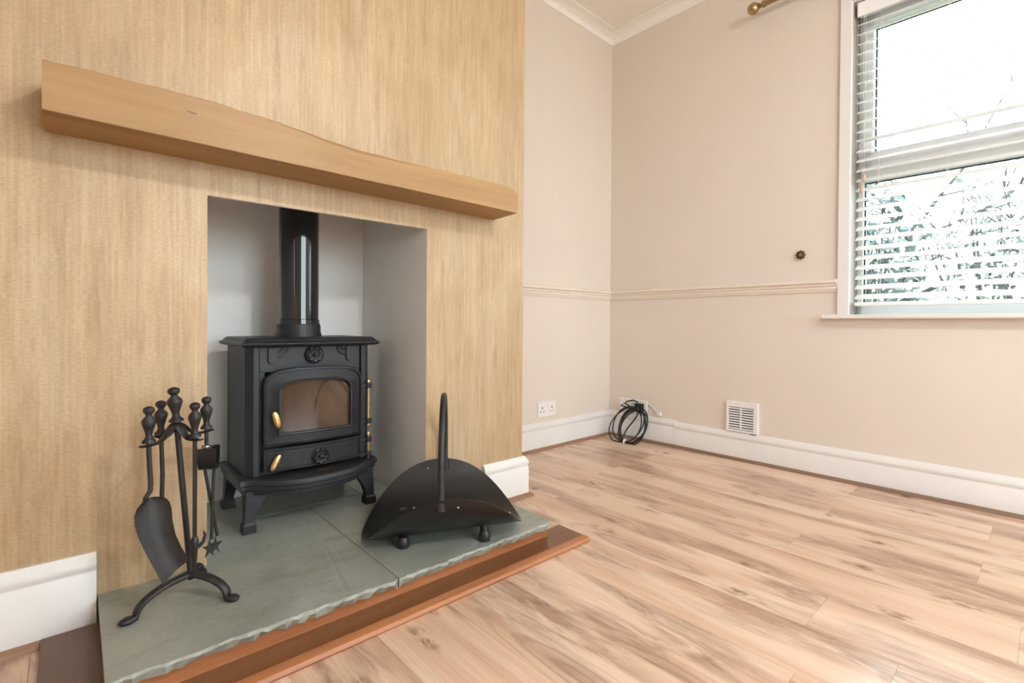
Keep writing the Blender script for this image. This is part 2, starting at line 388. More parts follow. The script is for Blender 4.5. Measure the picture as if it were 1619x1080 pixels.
# cornice, dado rail, skirting boards, floor beads
cov = [(0, 2.452)] + [(0.008, 2.452)] + [(0.008 + 0.062 * (1 - math.cos(a * PI / 12)), 2.456 + 0.037 * math.sin(a * PI / 12)) for a in range(0, 7)] + [(0.078, 2.493), (0.078, CEIL), (0, CEIL)]
sweep('trim_1', cov, [(-1.2, 0), (0, 0), (0, -4.6)], CEILM, kind='structure', side=-1, mtx=ROOM)
rail = [(0, 0.846), (0.006, 0.846), (0.009, 0.856), (0.013, 0.860), (0.013, 0.868), (0.020, 0.874), (0.020, 0.880), (0.031, 0.888), (0.031, 0.899), (0.022, 0.903), (0, 0.903)]
sweep('trim_2', rail, [(-1.2, 0), (0, 0), (0, -1.247)], DADO, kind='structure', side=-1, mtx=ROOM)
def skirt(h, d=0.018): return [(0, 0), (d, 0), (d, h - 0.045), (d - 0.003, h - 0.041), (d - 0.003, h - 0.036), (d, h - 0.032), (d + 0.001, h - 0.022), (d - 0.003, h - 0.013), (d - 0.009, h - 0.005), (0.007, h), (0, h)]
sweep('baseboard_alcove', skirt(0.150), [(-1.2, 0), (0, 0), (0, -0.465)], WHITE, kind='structure', side=-1, mtx=ROOM)
sweep('baseboard_right', skirt(0.141, 0.0195), [(0, -0.466), (0, -4.6)], WHITE, kind='structure', side=-1, mtx=ROOM)
sweep('baseboard_breast_left', skirt(0.170), [(BX0, YB), (0.034, YB)], WHITE, kind='structure', side=-1)
sweep('baseboard_breast_right', skirt(0.160, 0.02), [(1.142, YB), (BX1, YB), (BX1, 1.92)], WHITE, kind='structure', side=-1)
quad = [(0.0, 0)] + [(0.017 * math.cos(a), 0.014 * math.sin(a)) for a in (0, 0.4, 0.8, 1.2, PI / 2)]
sweep('trim_3', quad, [(-1.17, -0.018), (-0.0195, -0.018)], BEAD, kind='structure', side=-1, mtx=ROOM)
sweep('trim_4', quad, [(-0.0195, -0.018), (-0.0195, -4.6)], BEADY, kind='structure', side=-1, mtx=ROOM)
sweep('trim_5', quad, [(1.142, YB - 0.02), (BX1 + 0.02, YB - 0.02), (BX1 + 0.02, 1.9)], BEAD, kind='structure', side=-1)
sweep('trim_6', quad, [(BX0, YB - 0.018), (-0.057, YB - 0.018)], BEAD, kind='structure', side=-1)

# ---------------------------------------------------------------- window and what hangs on it
win = empty('window_1', ROOM, kind='structure')
# lining (jamb, head), casing, sill
MB().box(0.0, 0.14, WV0, WV0 + 0.004, WZ0, WZ1).box(0.0, 0.14, WV1, WV0, WZ1 - 0.004, WZ1).box(0, 0.14, WV1, WV1 + 0.004, WZ0, WZ1).build('lining', WHITE, win)
MB().box(-0.016, 0, WV0, WV0 + 0.046, WZ0, WZ1 + 0.05).build('casing', WHITE, win, bevel=0.003)
MB().box(-0.016, 0, WV1 - 0.046, WV1, WZ0, WZ1 + 0.05).build('casing', WHITE, win, bevel=0.003)
MB().box(-0.016, 0, WV1, WV0, WZ1, WZ1 + 0.05).build('casing', WHITE, win, bevel=0.003)
MB().box(-0.052, 0.14, WV1 - 0.1, WV0 + 0.100, WZ0 - 0.018, WZ0).build('window_sill', WHITE, win, bevel=0.005)
FX = 0.108
WM = (WV0 + WV1) / 2
fr = MB()
fr.box(FX, FX + 0.06, WV0 - 0.022, WV0, WZ0, WZ1).box(FX, FX + 0.06, WV1, WV1 + 0.022, WZ0, WZ1)
fr.box(FX, FX + 0.06, WV1, WV0, WZ0, WZ0 + 0.05).box(FX, FX + 0.06, WV1, WV0, WZ1 - 0.04, WZ1).box(FX, FX + 0.06, WV1, WV0, 1.345, 1.412)
fr.build('frame', UPVC, win, bevel=0.004)
sa = MB(); S0, S1, SZ0, SZ1 = WV0 - 0.018, WV1 + 0.018, 1.405, WZ1 - 0.03
sa.box(FX - 0.014, FX + 0.05, S0 - 0.040, S0, SZ0, SZ1).box(FX - 0.014, FX + 0.05, S1, S1 + 0.040, SZ0, SZ1)
sa.box(FX - 0.014, FX + 0.05, S1, S0, SZ0, SZ0 + 0.068).box(FX - 0.014, FX + 0.05, S1, S0, SZ1 - 0.062, SZ1)
sa.build('sash', UPVC, win, bevel=0.006)
gk = MB(); 
for z0, z1, a, b in ((WZ0 + 0.05, 1.345, WV0 - 0.022, WV1 + 0.022), (SZ0 + 0.068, SZ1 - 0.062, S0 - 0.040, S1 + 0.040)):
    gk.box(FX + 0.028, FX + 0.034, a - 0.005, a, z0, z1).box(FX + 0.028, FX + 0.034, b, b + 0.005, z0, z1).box(FX + 0.028, FX + 0.034, b, a, z1 - 0.005, z1)
gk.build('gasket', BLACKPL, win)
MB().box(FX + 0.029, FX + 0.033, WV1 + 0.022, WV0 - 0.022, WZ0 + 0.05, 1.345).build('pane', GLASS, win)
MB().box(FX + 0.029, FX + 0.033, S1 + 0.04, S0 - 0.04, SZ0 + 0.068, SZ1 - 0.062).build('pane', GLASS, win)
wh = MB().box(FX - 0.034, FX - 0.014, -2.02, -1.86, SZ0 + 0.028, SZ0 + 0.046).box(FX - 0.026, FX - 0.014, -1.90, -1.86, SZ0 + 0.012, SZ0 + 0.06).build('handle', UPVC, win, bevel=0.003)

bl = empty('venetian_blind', ROOM @ Matrix.Translation((0.045, WM, 0.77)), 'white slatted venetian blind hung inside the window recess', 'blind')
BV = (WV0 - WV1) / 2 - 0.012
MB().box(-0.038, -0.026, -BV, BV, 1.282, 1.344).build('valance', SLATW, bl, bevel=0.003)
MB().box(-0.022, 0.026, -BV, BV, 1.30, 1.344).build('headrail', SLATW, bl, bevel=0.003)
sl_me = None; z = 1.262; i = 0
while z > 0.035:
    if sl_me is None:
        loops = []
        for y in (-BV, BV):
            loops.append([(-0.025, y, -0.0012), (0, y, 0.0010), (0.025, y, -0.0012), (0.025, y, 0.0014), (0, y, 0.0036), (-0.025, y, 0.0014)])
        o = MB().loft(loops).build('slat', SLATW, bl); sl_me = o.data
    else:
        o = bpy.data.objects.new('slat', sl_me); COL.objects.link(o); o.parent = bl
    o.location = (0, 0, z); o.rotation_euler = (0, -math.radians(26 if i != 12 else 2), 0)
    z -= 0.0432; i += 1
MB().box(-0.025, 0.025, -BV, BV, 0.010, 0.027).build('bottom_rail', SLATW, bl, bevel=0.004)
for v in (-1.388, -1.609, -1.93, -2.25, -2.46):
    MB().tube([(-0.0265, v - WM, 1.30), (-0.0265, v - WM, 0.012)], 0.0009, 5).tube([(0.0265, v - WM, 1.30), (0.0265, v - WM, 0.012)], 0.0009, 5).build('ladder_cord', CORD, bl)
for v, zb in ((-1.337, 0.555), (-1.330, 0.505)):
    c_ = MB().tube([(-0.034, v - WM, 1.29), (-0.036, v - WM, zb + 0.03)], 0.0008, 5).build('pull_cord', CORD, bl)
    mt = Matrix.Translation((-0.036, v - WM, zb))
    MB().lathe([(0.001, 0.034), (0.005, 0.030), (0.008, 0.012), (0.0085, 0.004), (0.006, 0)], 10, mt).build('tassel', TASSEL, c_, 40)

cp = empty('curtain_pole', ROOM @ Matrix.Translation((-0.08, -0.896, 2.242)), 'antique brass curtain pole with a ball finial above the window', 'curtain pole')
MB().tube([(0, -0.052, 0), (0, -1.95, 0)], 0.0125, 14).build('pole', BRASSA, cp, 40)
RX = Matrix.Rotation(PI / 2, 4, 'X')
MB().lathe([(0.0, -0.028)] + [(0.0275 * math.sin(a), -0.0275 * math.cos(a)) for a in [k * PI / 12 for k in range(1, 12)]] + [(0.005, 0.028)], 18, RX).build('finial', BRASSA, cp, 40)
MB().lathe([(0.008, 0.024), (0.013, 0.027), (0.013, 0.032), (0.008, 0.035), (0.008, 0.041), (0.016, 0.043), (0.016, 0.056), (0.013, 0.058)], 18, RX).build('collar', BRASSA, cp, 40)
for y in (-0.27, -1.75): MB().tube([(0.078, y, -0.01), (0.03, y, -0.02), (0, y, -0.012)], 0.007, 8).lathe([(0.028, 0.079), (0.026, 0.072), (0.008, 0.068)], 16, Matrix.Translation((0, y, -0.01)) @ Matrix.Rotation(PI / 2, 4, 'Y')).build('bracket', BRASSA, cp, 40)

hb = empty('curtain_holdback', ROOM @ Matrix.Translation((0, -1.097, 1.025)) @ Matrix.Rotation(-PI / 2, 4, 'Y'), 'small dark brass flower-shaped curtain holdback on the beige wall', 'holdback')
ros = []
for r, z in ((0.010, 0), (0.010, 0.006), (0.020, 0.010), (0.020, 0.014), (0.012, 0.018)):
    ros.append([(r * (1 + (0.10 * math.cos(8 * t) if r > 0.015 else 0)) * math.cos(t), r * (1 + (0.10 * math.cos(8 * t) if r > 0.015 else 0)) * math.sin(t), z) for t in [2 * PI * k / 48 for k in range(48)]])
MB().loft(ros).build('petals', BRASSD, hb, 50)
MB().lathe([(0.008, 0.016), (0.007, 0.021), (0.001, 0.023)], 12).build('boss', BRASSA, hb, 50)

# ---------------------------------------------------------------- hearth
he = empty('hearth', T(0, 0, 0), 'raised slate hearth edged with orange wood and a dark stained border', 'hearth')
ZS, ZU = 0.068, 0.047
SX0, SX1, SYF = 0.037, 1.126, 1.076
def slab(name, outline, rough_edge, top=ZS):
    """outline in plan; edges listed in rough_edge get a riven, chipped profile"""
    pts = []; n = len(outline)
    for i in range(n):
        a = Vector(outline[i]); b = Vector(outline[(i + 1) % n]); pts.append((a, False, None))
        if i in rough_edge:
            d = (b - a); L = d.length; nn = Vector((d.y, -d.x)).normalized(); k = int(L / 0.012)
            for j in range(1, k): pts.append((a + d * (j / k), True, nn))
    lt, lm, lb = [], [], []
    ph = random.random() * 9
    for i, (p, r, nn) in enumerate(pts):
        if r:
            w = 0.0022 * math.sin(i * 0.55 + ph) + 0.0016 * math.sin(i * 1.7 + ph) + random.uniform(-0.0012, 0.0012)
            q = p + nn * w; q2 = p + nn * (w + random.uniform(0.001, 0.006)); q3 = p + nn * random.uniform(-0.010, 0.002)
        else: q = q2 = q3 = p
        lt.append((q.x, q.y, top + (random.uniform(-0.0015, 0.0) if r else 0))); lm.append((q2.x, q2.y, top - 0.006 + (random.uniform(-0.003, 0.002) if r else 0))); lb.append((q3.x, q3.y, ZU))
    return MB().loft([lb, lm, lt]).build(name, SLATE, he)
JX, JY, JX2, G = 0.588, 1.705, 0.777, 0.0025
slab('slab', [(SX0, SYF + 0.012), (JX - G, SYF), (JX - G, JY - G), (OX0 + 0.002, JY - G), (OX0 + 0.002, YB), (SX0, YB)], {0})
slab('slab', [(JX + G, SYF), (SX1 - 0.012, SYF), (SX1, SYF + 0.010), (SX1 + 0.012, YB), (OX1 - 0.002, YB), (OX1 - 0.002, JY - G), (JX + G, JY - G)], {0, 1, 2})
slab('slab', [(OX0 + 0.002, JY + G), (JX2 - G, JY + G), (JX2 - G, RY), (OX0 + 0.002, RY)], set())
slab('slab', [(JX2 + G, JY + G), (OX1 - 0.002, JY + G), (OX1 - 0.002, RY), (JX2 + G, RY)], set())
MB().box(JX - G, JX + G, SYF + 0.006, JY + G, 0.04, ZS - 0.0022).box(OX0 + 0.002, OX1 - 0.002, JY - G, JY + G, 0.04, ZS - 0.0022).box(JX2 - G, JX2 + G, JY, RY, 0.04, ZS - 0.0022).build('mortar', GROUT, he)
MB().box(SX0 + 0.02, SX1 + 0.002, SYF + 0.022, YB, 0.0, ZU).box(OX0 + 0.002, OX1 - 0.002, YB, RY, 0, ZU).build('riser', RISER, he)
nose = [(SX1 + 0.098 - 0.0, 0)]
MB().loft([[(x, 1.004, 0), (x, 1.000, 0.006), (x, 1.004, 0.0135), (x, 1.012, 0.0155), (x, 1.028, 0.0150), (x, 1.028, 0)] for x in (-0.056, 1.222)]).build('nosing', RISER, he, 40)
bd = MB()
bd.loft([[(x, 1.0285, 0), (x, 1.0285, 0.014), (x, SYF + 0.021, 0.014), (x, SYF + 0.021, 0)] for x in (-0.056, 1.222)])
bd.box(SX1 + 0.004, 1.222, SYF + 0.021, 1.135, 0, 0.014)
bd.build('border_board', BORDER, he, 30)
MB().box(-0.056, SX0 + 0.019, SYF + 0.022, YB - 0.02, 0, 0.016).build('border_board', BORDERY, he, bevel=0.002)

# ---------------------------------------------------------------- oak mantel beam
prof = [(-0.049, 1.190), (0.0, 1.193), (0.079, 1.194), (0.178, 1.196), (0.252, 1.195), (0.319, 1.191), (0.376, 1.187), (0.421, 1.180), (0.502, 1.169), (0.572, 1.162), (0.647, 1.163), (0.727, 1.164), (0.86, 1.171), (0.984, 1.171), (1.122, 1.173), (1.160, 1.170), (1.178, 1.150)]
loops = []
def lerp(tab, x):
    for (a, b), (c_, d) in zip(tab, tab[1:]):
        if a <= x <= c_: return b + (d - b) * (x - a) / (c_ - a)
    return tab[-1][1]
xs = [-0.049 + 1.227 * k / 72 for k in range(73)]
for x in xs:
    zt = lerp(prof, x) + 0.0007 * math.sin(x * 60); zb = 1.095 - 0.0095 * (x + 0.05) / 1.23
    w = max(0, 1 - abs(x - 0.58) / 0.26); ch = 0.003 + 0.012 * w; hh = 0.002 + 0.012 * w
    yy = 1.305 + 0.0008 * math.sin(x * 23)
    loops.append([(x, yy + 0.0007, zb), (x, yy, zb + 0.001), (x, yy, zt - 0.002), (x, yy + ch, zt + hh - 0.002), (x, YB - 0.0005, max(zt + hh, 1.185)), (x + 0.012 * (x + 0.05) / 1.2, YB - 0.0005, zb)])
mant = MB().loft(loops).build('mantel_beam', OAK, None, 30)
tag(mant, 'honey oak mantel beam with a waney top edge above the stove', 'mantel')
crk = []
for y_ in (1.3035, 1.3075): crk.append([(0.193 + 0.011 * math.cos(t), y_, 1.158 + (0.0020 + 0.001 * math.cos(t)) * math.sin(t) - 0.0015 * math.cos(t)) for t in [2 * PI * k / 16 for k in range(16)]])
MB().loft(crk).build('knot', BORDER, mant)

# ---------------------------------------------------------------- stove
SX, SY = 0.571, 1.735
st = empty('wood_stove', T(SX, SY, ZS), 'black cast iron wood stove with arched glass door on the slate hearth', 'stove')
YF, YK, XW = -0.130, 0.115, 0.194       # front, back, half width of the body
bx = MB()
bx.box(-XW, -XW + 0.012, YF + 0.022, YK, 0.155, 0.547).box(XW - 0.012, XW, YF + 0.022, YK, 0.155, 0.547)
bx.box(-XW, XW, YK - 0.012, YK, 0.155, 0.547).box(-XW + 0.012, XW - 0.012, YF + 0.012, YK, 0.155, 0.165).box(-XW + 0.012, XW - 0.012, YF + 0.012, YK, 0.535, 0.547)
# chamfered corner posts, stiles and the panel above the door
for s in (-1, 1):
    L = [(s * XW, YF + 0.024), (s * (XW - 0.018), YF), (s * (XW - 0.034), YF), (s * (XW - 0.036), YF + 0.010), (s * (XW - 0.052), YF + 0.010), (s * (XW - 0.052), YF + 0.024)]
    bx.loft([[(x, y, 0.155) for x, y in L], [(x, y, 0.547) for x, y in L]])
bx.box(-XW + 0.036, XW - 0.036, YF + 0.008, YF + 0.022, 0.470, 0.547)
bx.box(-XW + 0.036, XW - 0.036, YF + 0.008, YF + 0.022, 0.155, 0.172)
bx.build('body', IRON, st, bevel=0.0015)
MB().box(-0.14, 0.14, YF + 0.03, YK - 0.02, 0.235, 0.245).build('grate', ASH, st)
fb_ = MB().box(-0.16, 0.16, YK - 0.03, YK - 0.014, 0.245, 0.52).box(-0.172, -0.158, YF + 0.03, YK - 0.03, 0.245, 0.52).box(0.158, 0.172, YF + 0.03, YK - 0.03, 0.245, 0.52).build('firebrick_lining', FIREBRICK, st)
# top plate with an ogee edge
tp = []
for z, g in ((0.547, 0.004), (0.550, 0.017), (0.556, 0.022), (0.560, 0.020), (0.564, 0.012), (0.572, 0.006), (0.575, 0.001)):
    tp.append([(-XW - g, YF - g - 0.006, z), (XW + g, YF - g - 0.006, z), (XW + g, YK + g, z), (-XW - g, YK + g, z)])
MB().loft(tp).build('top_plate', IRON, st)
# bow-fronted ledge and four cabriole legs
def bow(x, k, w): return k * max(0.0, 1 - (x / w) ** 2)
lg = []
for z, g in ((0.108, 0.002), (0.112, 0.010), (0.124, 0.011), (0.127, 0.016), (0.138, 0.016), (0.141, 0.020), (0.153, 0.020), (0.158, 0.015), (0.160, 0.004)):
    L = []
    w = XW + g
    for k in range(25):
        x = -w + 2 * w * k / 24; L.append((x, YF - g * 0.9 + 0.004 - 0.088 * max(0.0, 1 - max(0.0, (abs(x) - 0.01) / (w - 0.028)) ** 2.2), z))
    L += [(w, YK + g, z), (-w, YK + g, z)]
    lg.append(L)
MB().loft(lg).build('base_ledge', IRONR, st, 50)
for sx in (-1, 1):
    for sy in (-1, 1):
        loops = []
        for z, hx, hy, o_ in ((0.0, 0.0185, 0.0185, 0.008), (0.024, 0.0185, 0.0185, 0.008), (0.030, 0.015, 0.015, 0.004), (0.038, 0.0145, 0.0145, 0.003), (0.062, 0.0175, 0.016, 0.002), (0.085, 0.0235, 0.018, 0.001), (0.103, 0.031, 0.022, 0.0), (0.122, 0.046, 0.028, 0.0)):
            ox = XW + 0.006 + o_ - 0.0; ix = ox - 2 * hx; yf = (YF - 0.012 - o_) if sy < 0 else (YK + 0.026 + o_); yi = yf + (2 * hy if sy < 0 else -2 * hy)
            loops.append([(sx * ox, yf, z), (sx * ix, yf, z), (sx * ix, yi, z), (sx * ox, yi, z)])
        MB().loft(loops).build('leg', IRON, st, bevel=0.002)
# door: arched, bowed, with a window hole
def arch_loop(x0, x1, z0, zs, za, n=14, rc=0.0):
    P = []
    for k in range(n): P.append((x0 + (x1 - x0) * k / n, z0))
    for k in range(n): P.append((x1, z0 + (zs - z0) * k / n))
    cx = (x0 + x1) / 2; a = (x1 - x0) / 2
    for k in range(2 * n):
        t = PI * k / (2 * n); c_, s_ = math.cos(t), math.sin(t)
        P.append((cx + a * (abs(c_) ** 0.55) * (1 if c_ >= 0 else -1), zs + (za - zs) * s_ ** 0.8))
    for k in range(n): P.append((x0, zs + (z0 - zs) * k / n))
    return P
OUT = arch_loop(-0.152, 0.156, 0.249, 0.428, 0.484); INN = arch_loop(-0.106, 0.114, 0.284, 0.405, 0.441)
def dl(t, y):
    L = []
    for (a, b), (c_, d) in zip(OUT, INN):
        x, z_ = a + (c_ - a) * t, b + (d - b) * t
        L.append((x, YF + y - bow(x, 0.026, 0.165), z_))
    return L
dr = MB().loft([dl(0, 0.008), dl(0, -0.008), dl(0.03, -0.012), dl(0.14, -0.013), dl(0.18, -0.008), dl(0.82, -0.008), dl(0.9, -0.011), dl(1.0, -0.010), dl(1.0, 0.006)], cap=False).build('door', IRON, st, 35)
gl_v = dl(1.0, 0.0); cx_ = sum(p[0] for p in gl_v) / len(gl_v)
g = MB(); gb = [(p[0], p[1] + 0.002, p[2]) for p in gl_v]
rows = []
for k in range(21):                      # glass follows the bow of the door
    x = -0.106 + 0.220 * k / 20; cx2, a2 = 0.004, 0.110
    zt = 0.405 + 0.036 * max(0.0, 1 - abs((x - cx2) / a2) ** 3.4) ** 0.6
    y = YF + 0.000 - bow(x, 0.026, 0.165); rows.append([(x, y, 0.284), (x, y, zt), (x, y + 0.004, zt), (x, y + 0.004, 0.284)])
g.loft(rows).build('glass', SOOT, dr)
def knob(parent, x, z_, ang, y):
    mt = Matrix.Translation((x, y, z_)) @ Matrix.Rotation(ang, 4, 'Y')
    k_ = MB().tube([mt @ Vector((0, 0.012, 0.016)), mt @ Vector((0, -0.014, 0.016))], 0.0065, 10).build('spindle', IRON, parent, 40)
    pr = [(0.002, 0.027)] + [(0.0105 * math.sin(a) ** 0.7, 0.027 * math.cos(a)) for a in [k * PI / 10 for k in range(1, 10)]] + [(0.002, -0.027)]
    h_ = MB().lathe(pr, 14, mt @ Matrix.Translation((0, -0.021, 0.0)) @ Matrix.Diagonal((1, 0.6, 1, 1))).build('handle', BRASS, parent, 50); h_['label'] = 'brass oval handle'
knob(dr, -0.121, 0.330, -0.30, YF - 0.016)
# ash drawer
dw = MB()
LA = []
zs_ = (0.170, 0.242)
def drow(ins, y):
    x0, x1, z0, z1 = -0.152 + ins, 0.156 - ins, zs_[0] + ins, zs_[1] - ins; P = []
    for k in range(16): P.append((x0 + (x1 - x0) * k / 16, z0))
    for k in range(3): P.append((x1, z0 + (z1 - z0) * k / 3))
    for k in range(16): P.append((x1 + (x0 - x1) * k / 16, z1))
    for k in range(3): P.append((x0, z1 + (z0 - z1) * k / 3))
    return [(x, YF + y - bow(x, 0.026, 0.165), z_) for x, z_ in P]
loops = [drow(0, 0.010), drow(0, -0.006), drow(0.003, -0.010), drow(0.007, -0.010), drow(0.010, -0.006)]
dw.loft(loops, cap=False)
n0 = len(dw.v); F_ = []
for k in range(17):
    x = -0.142 + 0.288 * k / 16; y = YF - 0.006 - bow(x, 0.026, 0.165); dw.v += [Vector((x, y, 0.180)), Vector((x, y, 0.232))]
for k in range(16): dw.f.append([n0 + 2 * k, n0 + 2 * k + 2, n0 + 2 * k + 3, n0 + 2 * k + 1])
dwo = dw.build('ash_drawer', IRON, st, 35)
knob(dwo, -0.122, 0.200, 0.45, YF - 0.012)
def rosette(parent, x, y, z_, r):
    mt = Matrix.Translation((x, y, z_)) @ Matrix.Rotation(PI / 2, 4, 'X')
    lp = []
    for rr, zz, wv_ in ((1.0, 0, 0), (1.0, 0.006, 0), (0.92, 0.008, 0), (0.88, 0.006, 0), (0.80, 0.007, 0.10), (0.72, 0.013, 0.12), (0.55, 0.012, 0.10), (0.42, 0.008, 0), (0.34, 0.008, 0)):
        lp.append([mt @ Vector((r * rr * (1 + wv_ * math.cos(8 * t)) * math.cos(t), r * rr * (1 + wv_ * math.cos(8 * t)) * math.sin(t), zz)) for t in [2 * PI * k / 48 for k in range(48)]])
    o = MB().loft(lp).build('rosette', IRON, parent, 40)
    MB().lathe([(r * 0.30, 0.006), (r * 0.26, 0.014), (r * 0.1, 0.017), (0.0, 0.017)], 12, mt).build('boss', SHEET, o, 50)
rosette(st, 0.003, YF + 0.004, 0.520, 0.0285)
rosette(st, 0.010, YF - 0.030, 0.199, 0.0275)
for s in (-1, 1):                        # scrolled corner brackets under the top plate
    cx3 = s * 0.122
    o = MB().prism([(cx3 - 0.013, 0.545), (cx3 - 0.013, 0.508)] + [(cx3 - 0.013 * math.cos(a), 0.508 - 0.014 * math.sin(a)) for a in [k * PI / 8 for k in range(1, 8)]] + [(cx3 + 0.013, 0.508), (cx3 + 0.013, 0.545)], YF + 0.001, YF + 0.010).build('corner_bracket', IRON, st, bevel=0.001)
    for R_ in (0.016, 0.030):
        ccx = cx3 - s * 0.013
        MB().tube([(ccx - s * R_ * math.cos(a), YF + 0.007, 0.545 - R_ * math.sin(a) * 0.95) for a in [k * PI / 16 for k in range(9)]], 0.0035, 6).build('moulding', IRON, o, 60)
for z_ in (0.408, 0.287, 0.224, 0.173):
    MB().box(0.150, 0.186, YF - 0.013, YF + 0.004, z_ - 0.006, z_ + 0.006).lathe([(0.0105, -0.0085), (0.0115, -0.006), (0.0115, 0.006), (0.0105, 0.0085)], 12, Matrix.Translation((0.182, YF - 0.010, z_))).build('hinge_lug', IRON, st, bevel=0.001)
for a, b in ((0.272, 0.425), (0.150, 0.245)):
    pn = MB().lathe([(0.0045, a), (0.0045, b - 0.006), (0.007, b - 0.004), (0.007, b), (0.003, b + 0.005)], 12, Matrix.Translation((0.182, YF - 0.010, 0))).lathe([(0.003, a - 0.006), (0.0065, a - 0.002), (0.0065, a + 0.002)], 12, Matrix.Translation((0.182, YF - 0.010, 0))).build('hinge_pin', BRASS, st, 40); pn['label'] = 'brass hinge pin'
bdg = []
for z_ in (0.1602, 0.1622): bdg.append([(0.018 + 0.028 * math.cos(t), YF - 0.050 + 0.010 * math.sin(t), z_) for t in [2 * PI * k / 24 for k in range(24)]])
MB().loft(bdg).build('badge', BRASSD, st)
MB().lathe([(0.073, 0.575), (0.073, 0.583), (0.070, 0.588), (0.0695, 0.612), (0.067, 0.618), (0.060, 0.618)], 40, Matrix.Translation((0.0, 0.012, 0))).build('flue_collar', IRON, st, 40)
MB().lathe([(0.0635, 0.600), (0.0635, 1.345)], 56, Matrix.Translation((0.0, 0.012, 0))).lathe([(0.0665, 0.618), (0.0665, 0.632), (0.0635, 0.634)], 56, Matrix.Translation((0.0, 0.012, 0))).build('flue_pipe', ENAMEL, st, 40)

# ---------------------------------------------------------------- log basket
lb = empty('log_basket', T(0.834, 1.252, ZS, math.radians(-29)), 'black curved steel log basket with a hoop handle at the hearth edge', 'log basket')
HL, HWD, SAG, ZB0 = 0.236, 0.205, 0.146, 0.012
RR = (HWD ** 2 + SAG ** 2) / (2 * SAG); TM = math.asin(HWD / RR)
def sheet(s, t, off=0.0):
    th = TM * t * max(0.0, 1 - abs(s) ** 2.1) ** 0.52
    r = RR + off
    return Vector((HL * s, r * math.sin(th), ZB0 + RR - r * math.cos(th) + 0.009 * s))
NS, NT = 48, 24
mb = MB(); gi = {}
for side, off in ((0, 0.0), (1, -0.0025)):
    for i in range(NS + 1):
        s_ = -1 + 2 * i / NS; s_ = math.sin(s_ * PI / 2)
        for j in range(NT + 1):
            gi[side, i, j] = len(mb.v); mb.v.append(sheet(s_ * 0.9985, -1 + 2 * j / NT, off))
for i in range(NS):
    for j in range(NT):
        mb.f.append([gi[0, i, j], gi[0, i + 1, j], gi[0, i + 1, j + 1], gi[0, i, j + 1]])
        mb.f.append([gi[1, i, j], gi[1, i, j + 1], gi[1, i + 1, j + 1], gi[1, i + 1, j]])
    for j in (0, NT): mb.f.append([gi[0, i, j], gi[0, i + 1, j], gi[1, i + 1, j], gi[1, i, j]])
for i in (0, NS):
    for j in range(NT): mb.f.append([gi[0, i, j], gi[0, i, j + 1], gi[1, i, j + 1], gi[1, i, j]])
mb.build('sheet', SHEET, lb, 60)
hp = []
ZR = sheet(0, 1).z
for k in range(4): hp.append((0, -HWD + 0.012, ZR - 0.03 + 0.09 * k / 4))
for k in range(17):
    a = PI * k / 16; hp.append((0, -(HWD - 0.012) * math.cos(a), ZR + 0.055 + 0.190 * math.sin(a)))
for k in range(4): hp.append((0, HWD - 0.012, ZR + 0.06 - 0.09 * (k + 1) / 4))
rs_ = [0.0085] * len(hp); rs_[0] = rs_[-1] = 0.014; rs_[1] = rs_[-2] = 0.0115
MB().tube(hp, rs_, 12).build('handle', WROUGHT, lb, 60).rotation_euler = (0, 0, math.radians(-6.5))
for s_ in (-0.50, 0.47):
    for t_ in (-0.40, 0.40):
        p = sheet(s_, t_, 0.002); q = Vector((p.x, p.y + (0.012 if t_ > 0 else -0.012), 0.012))
        MB().tube([(p.x, p.y, p.z + 0.003), (q.x, q.y, 0.020)], 0.013, 10).lathe([(0.004, 0.0), (0.0155, 0.0005), (0.018, 0.010), (0.0165, 0.022), (0.012, 0.030)], 12, Matrix.Translation((q.x, q.y, 0))).build('foot', BLACKPL, lb, 50)
rv = None
for s_, t_ in [(-0.16, 0.90), (0.10, 0.90), (-0.36, 0.28), (-0.36, 0.40), (0.36, 0.28), (0.36, 0.40), (0.90, 0.2), (0.90, -0.55), (-0.10, -0.90), (0.10, -0.90)]:
    out = t_ < -0.8
    p = sheet(s_, t_, 0.0 if out else -0.0025); c0 = Vector((p.x, 0, ZB0 + RR)); nn = (c0 - p).normalized() * (-1 if out else 1)
    if rv is None:
        o = MB().lathe([(0.0032, -0.001), (0.0030, 0.0012), (0.0012, 0.0022), (0, 0.0023)], 8).build('rivet', STEEL, lb, 60); rv = o.data
    else:
        o = bpy.data.objects.new('rivet', rv); COL.objects.link(o); o.parent = lb
    o.location = p; o.rotation_euler = nn.to_track_quat('Z', 'Y').to_euler()
sk = []
for i in range(2):
    for j in range(5): pass
mbk = MB(); rws = []
for j in range(5):
    t_ = -0.05 + 0.14 * j / 4
    rws.append([sheet(-0.78, t_, -0.0030), sheet(-0.60, t_, -0.0030), sheet(-0.60, t_, -0.0034), sheet(-0.78, t_, -0.0034)])
mbk.loft(rws).build('sticker', STICKER, lb)

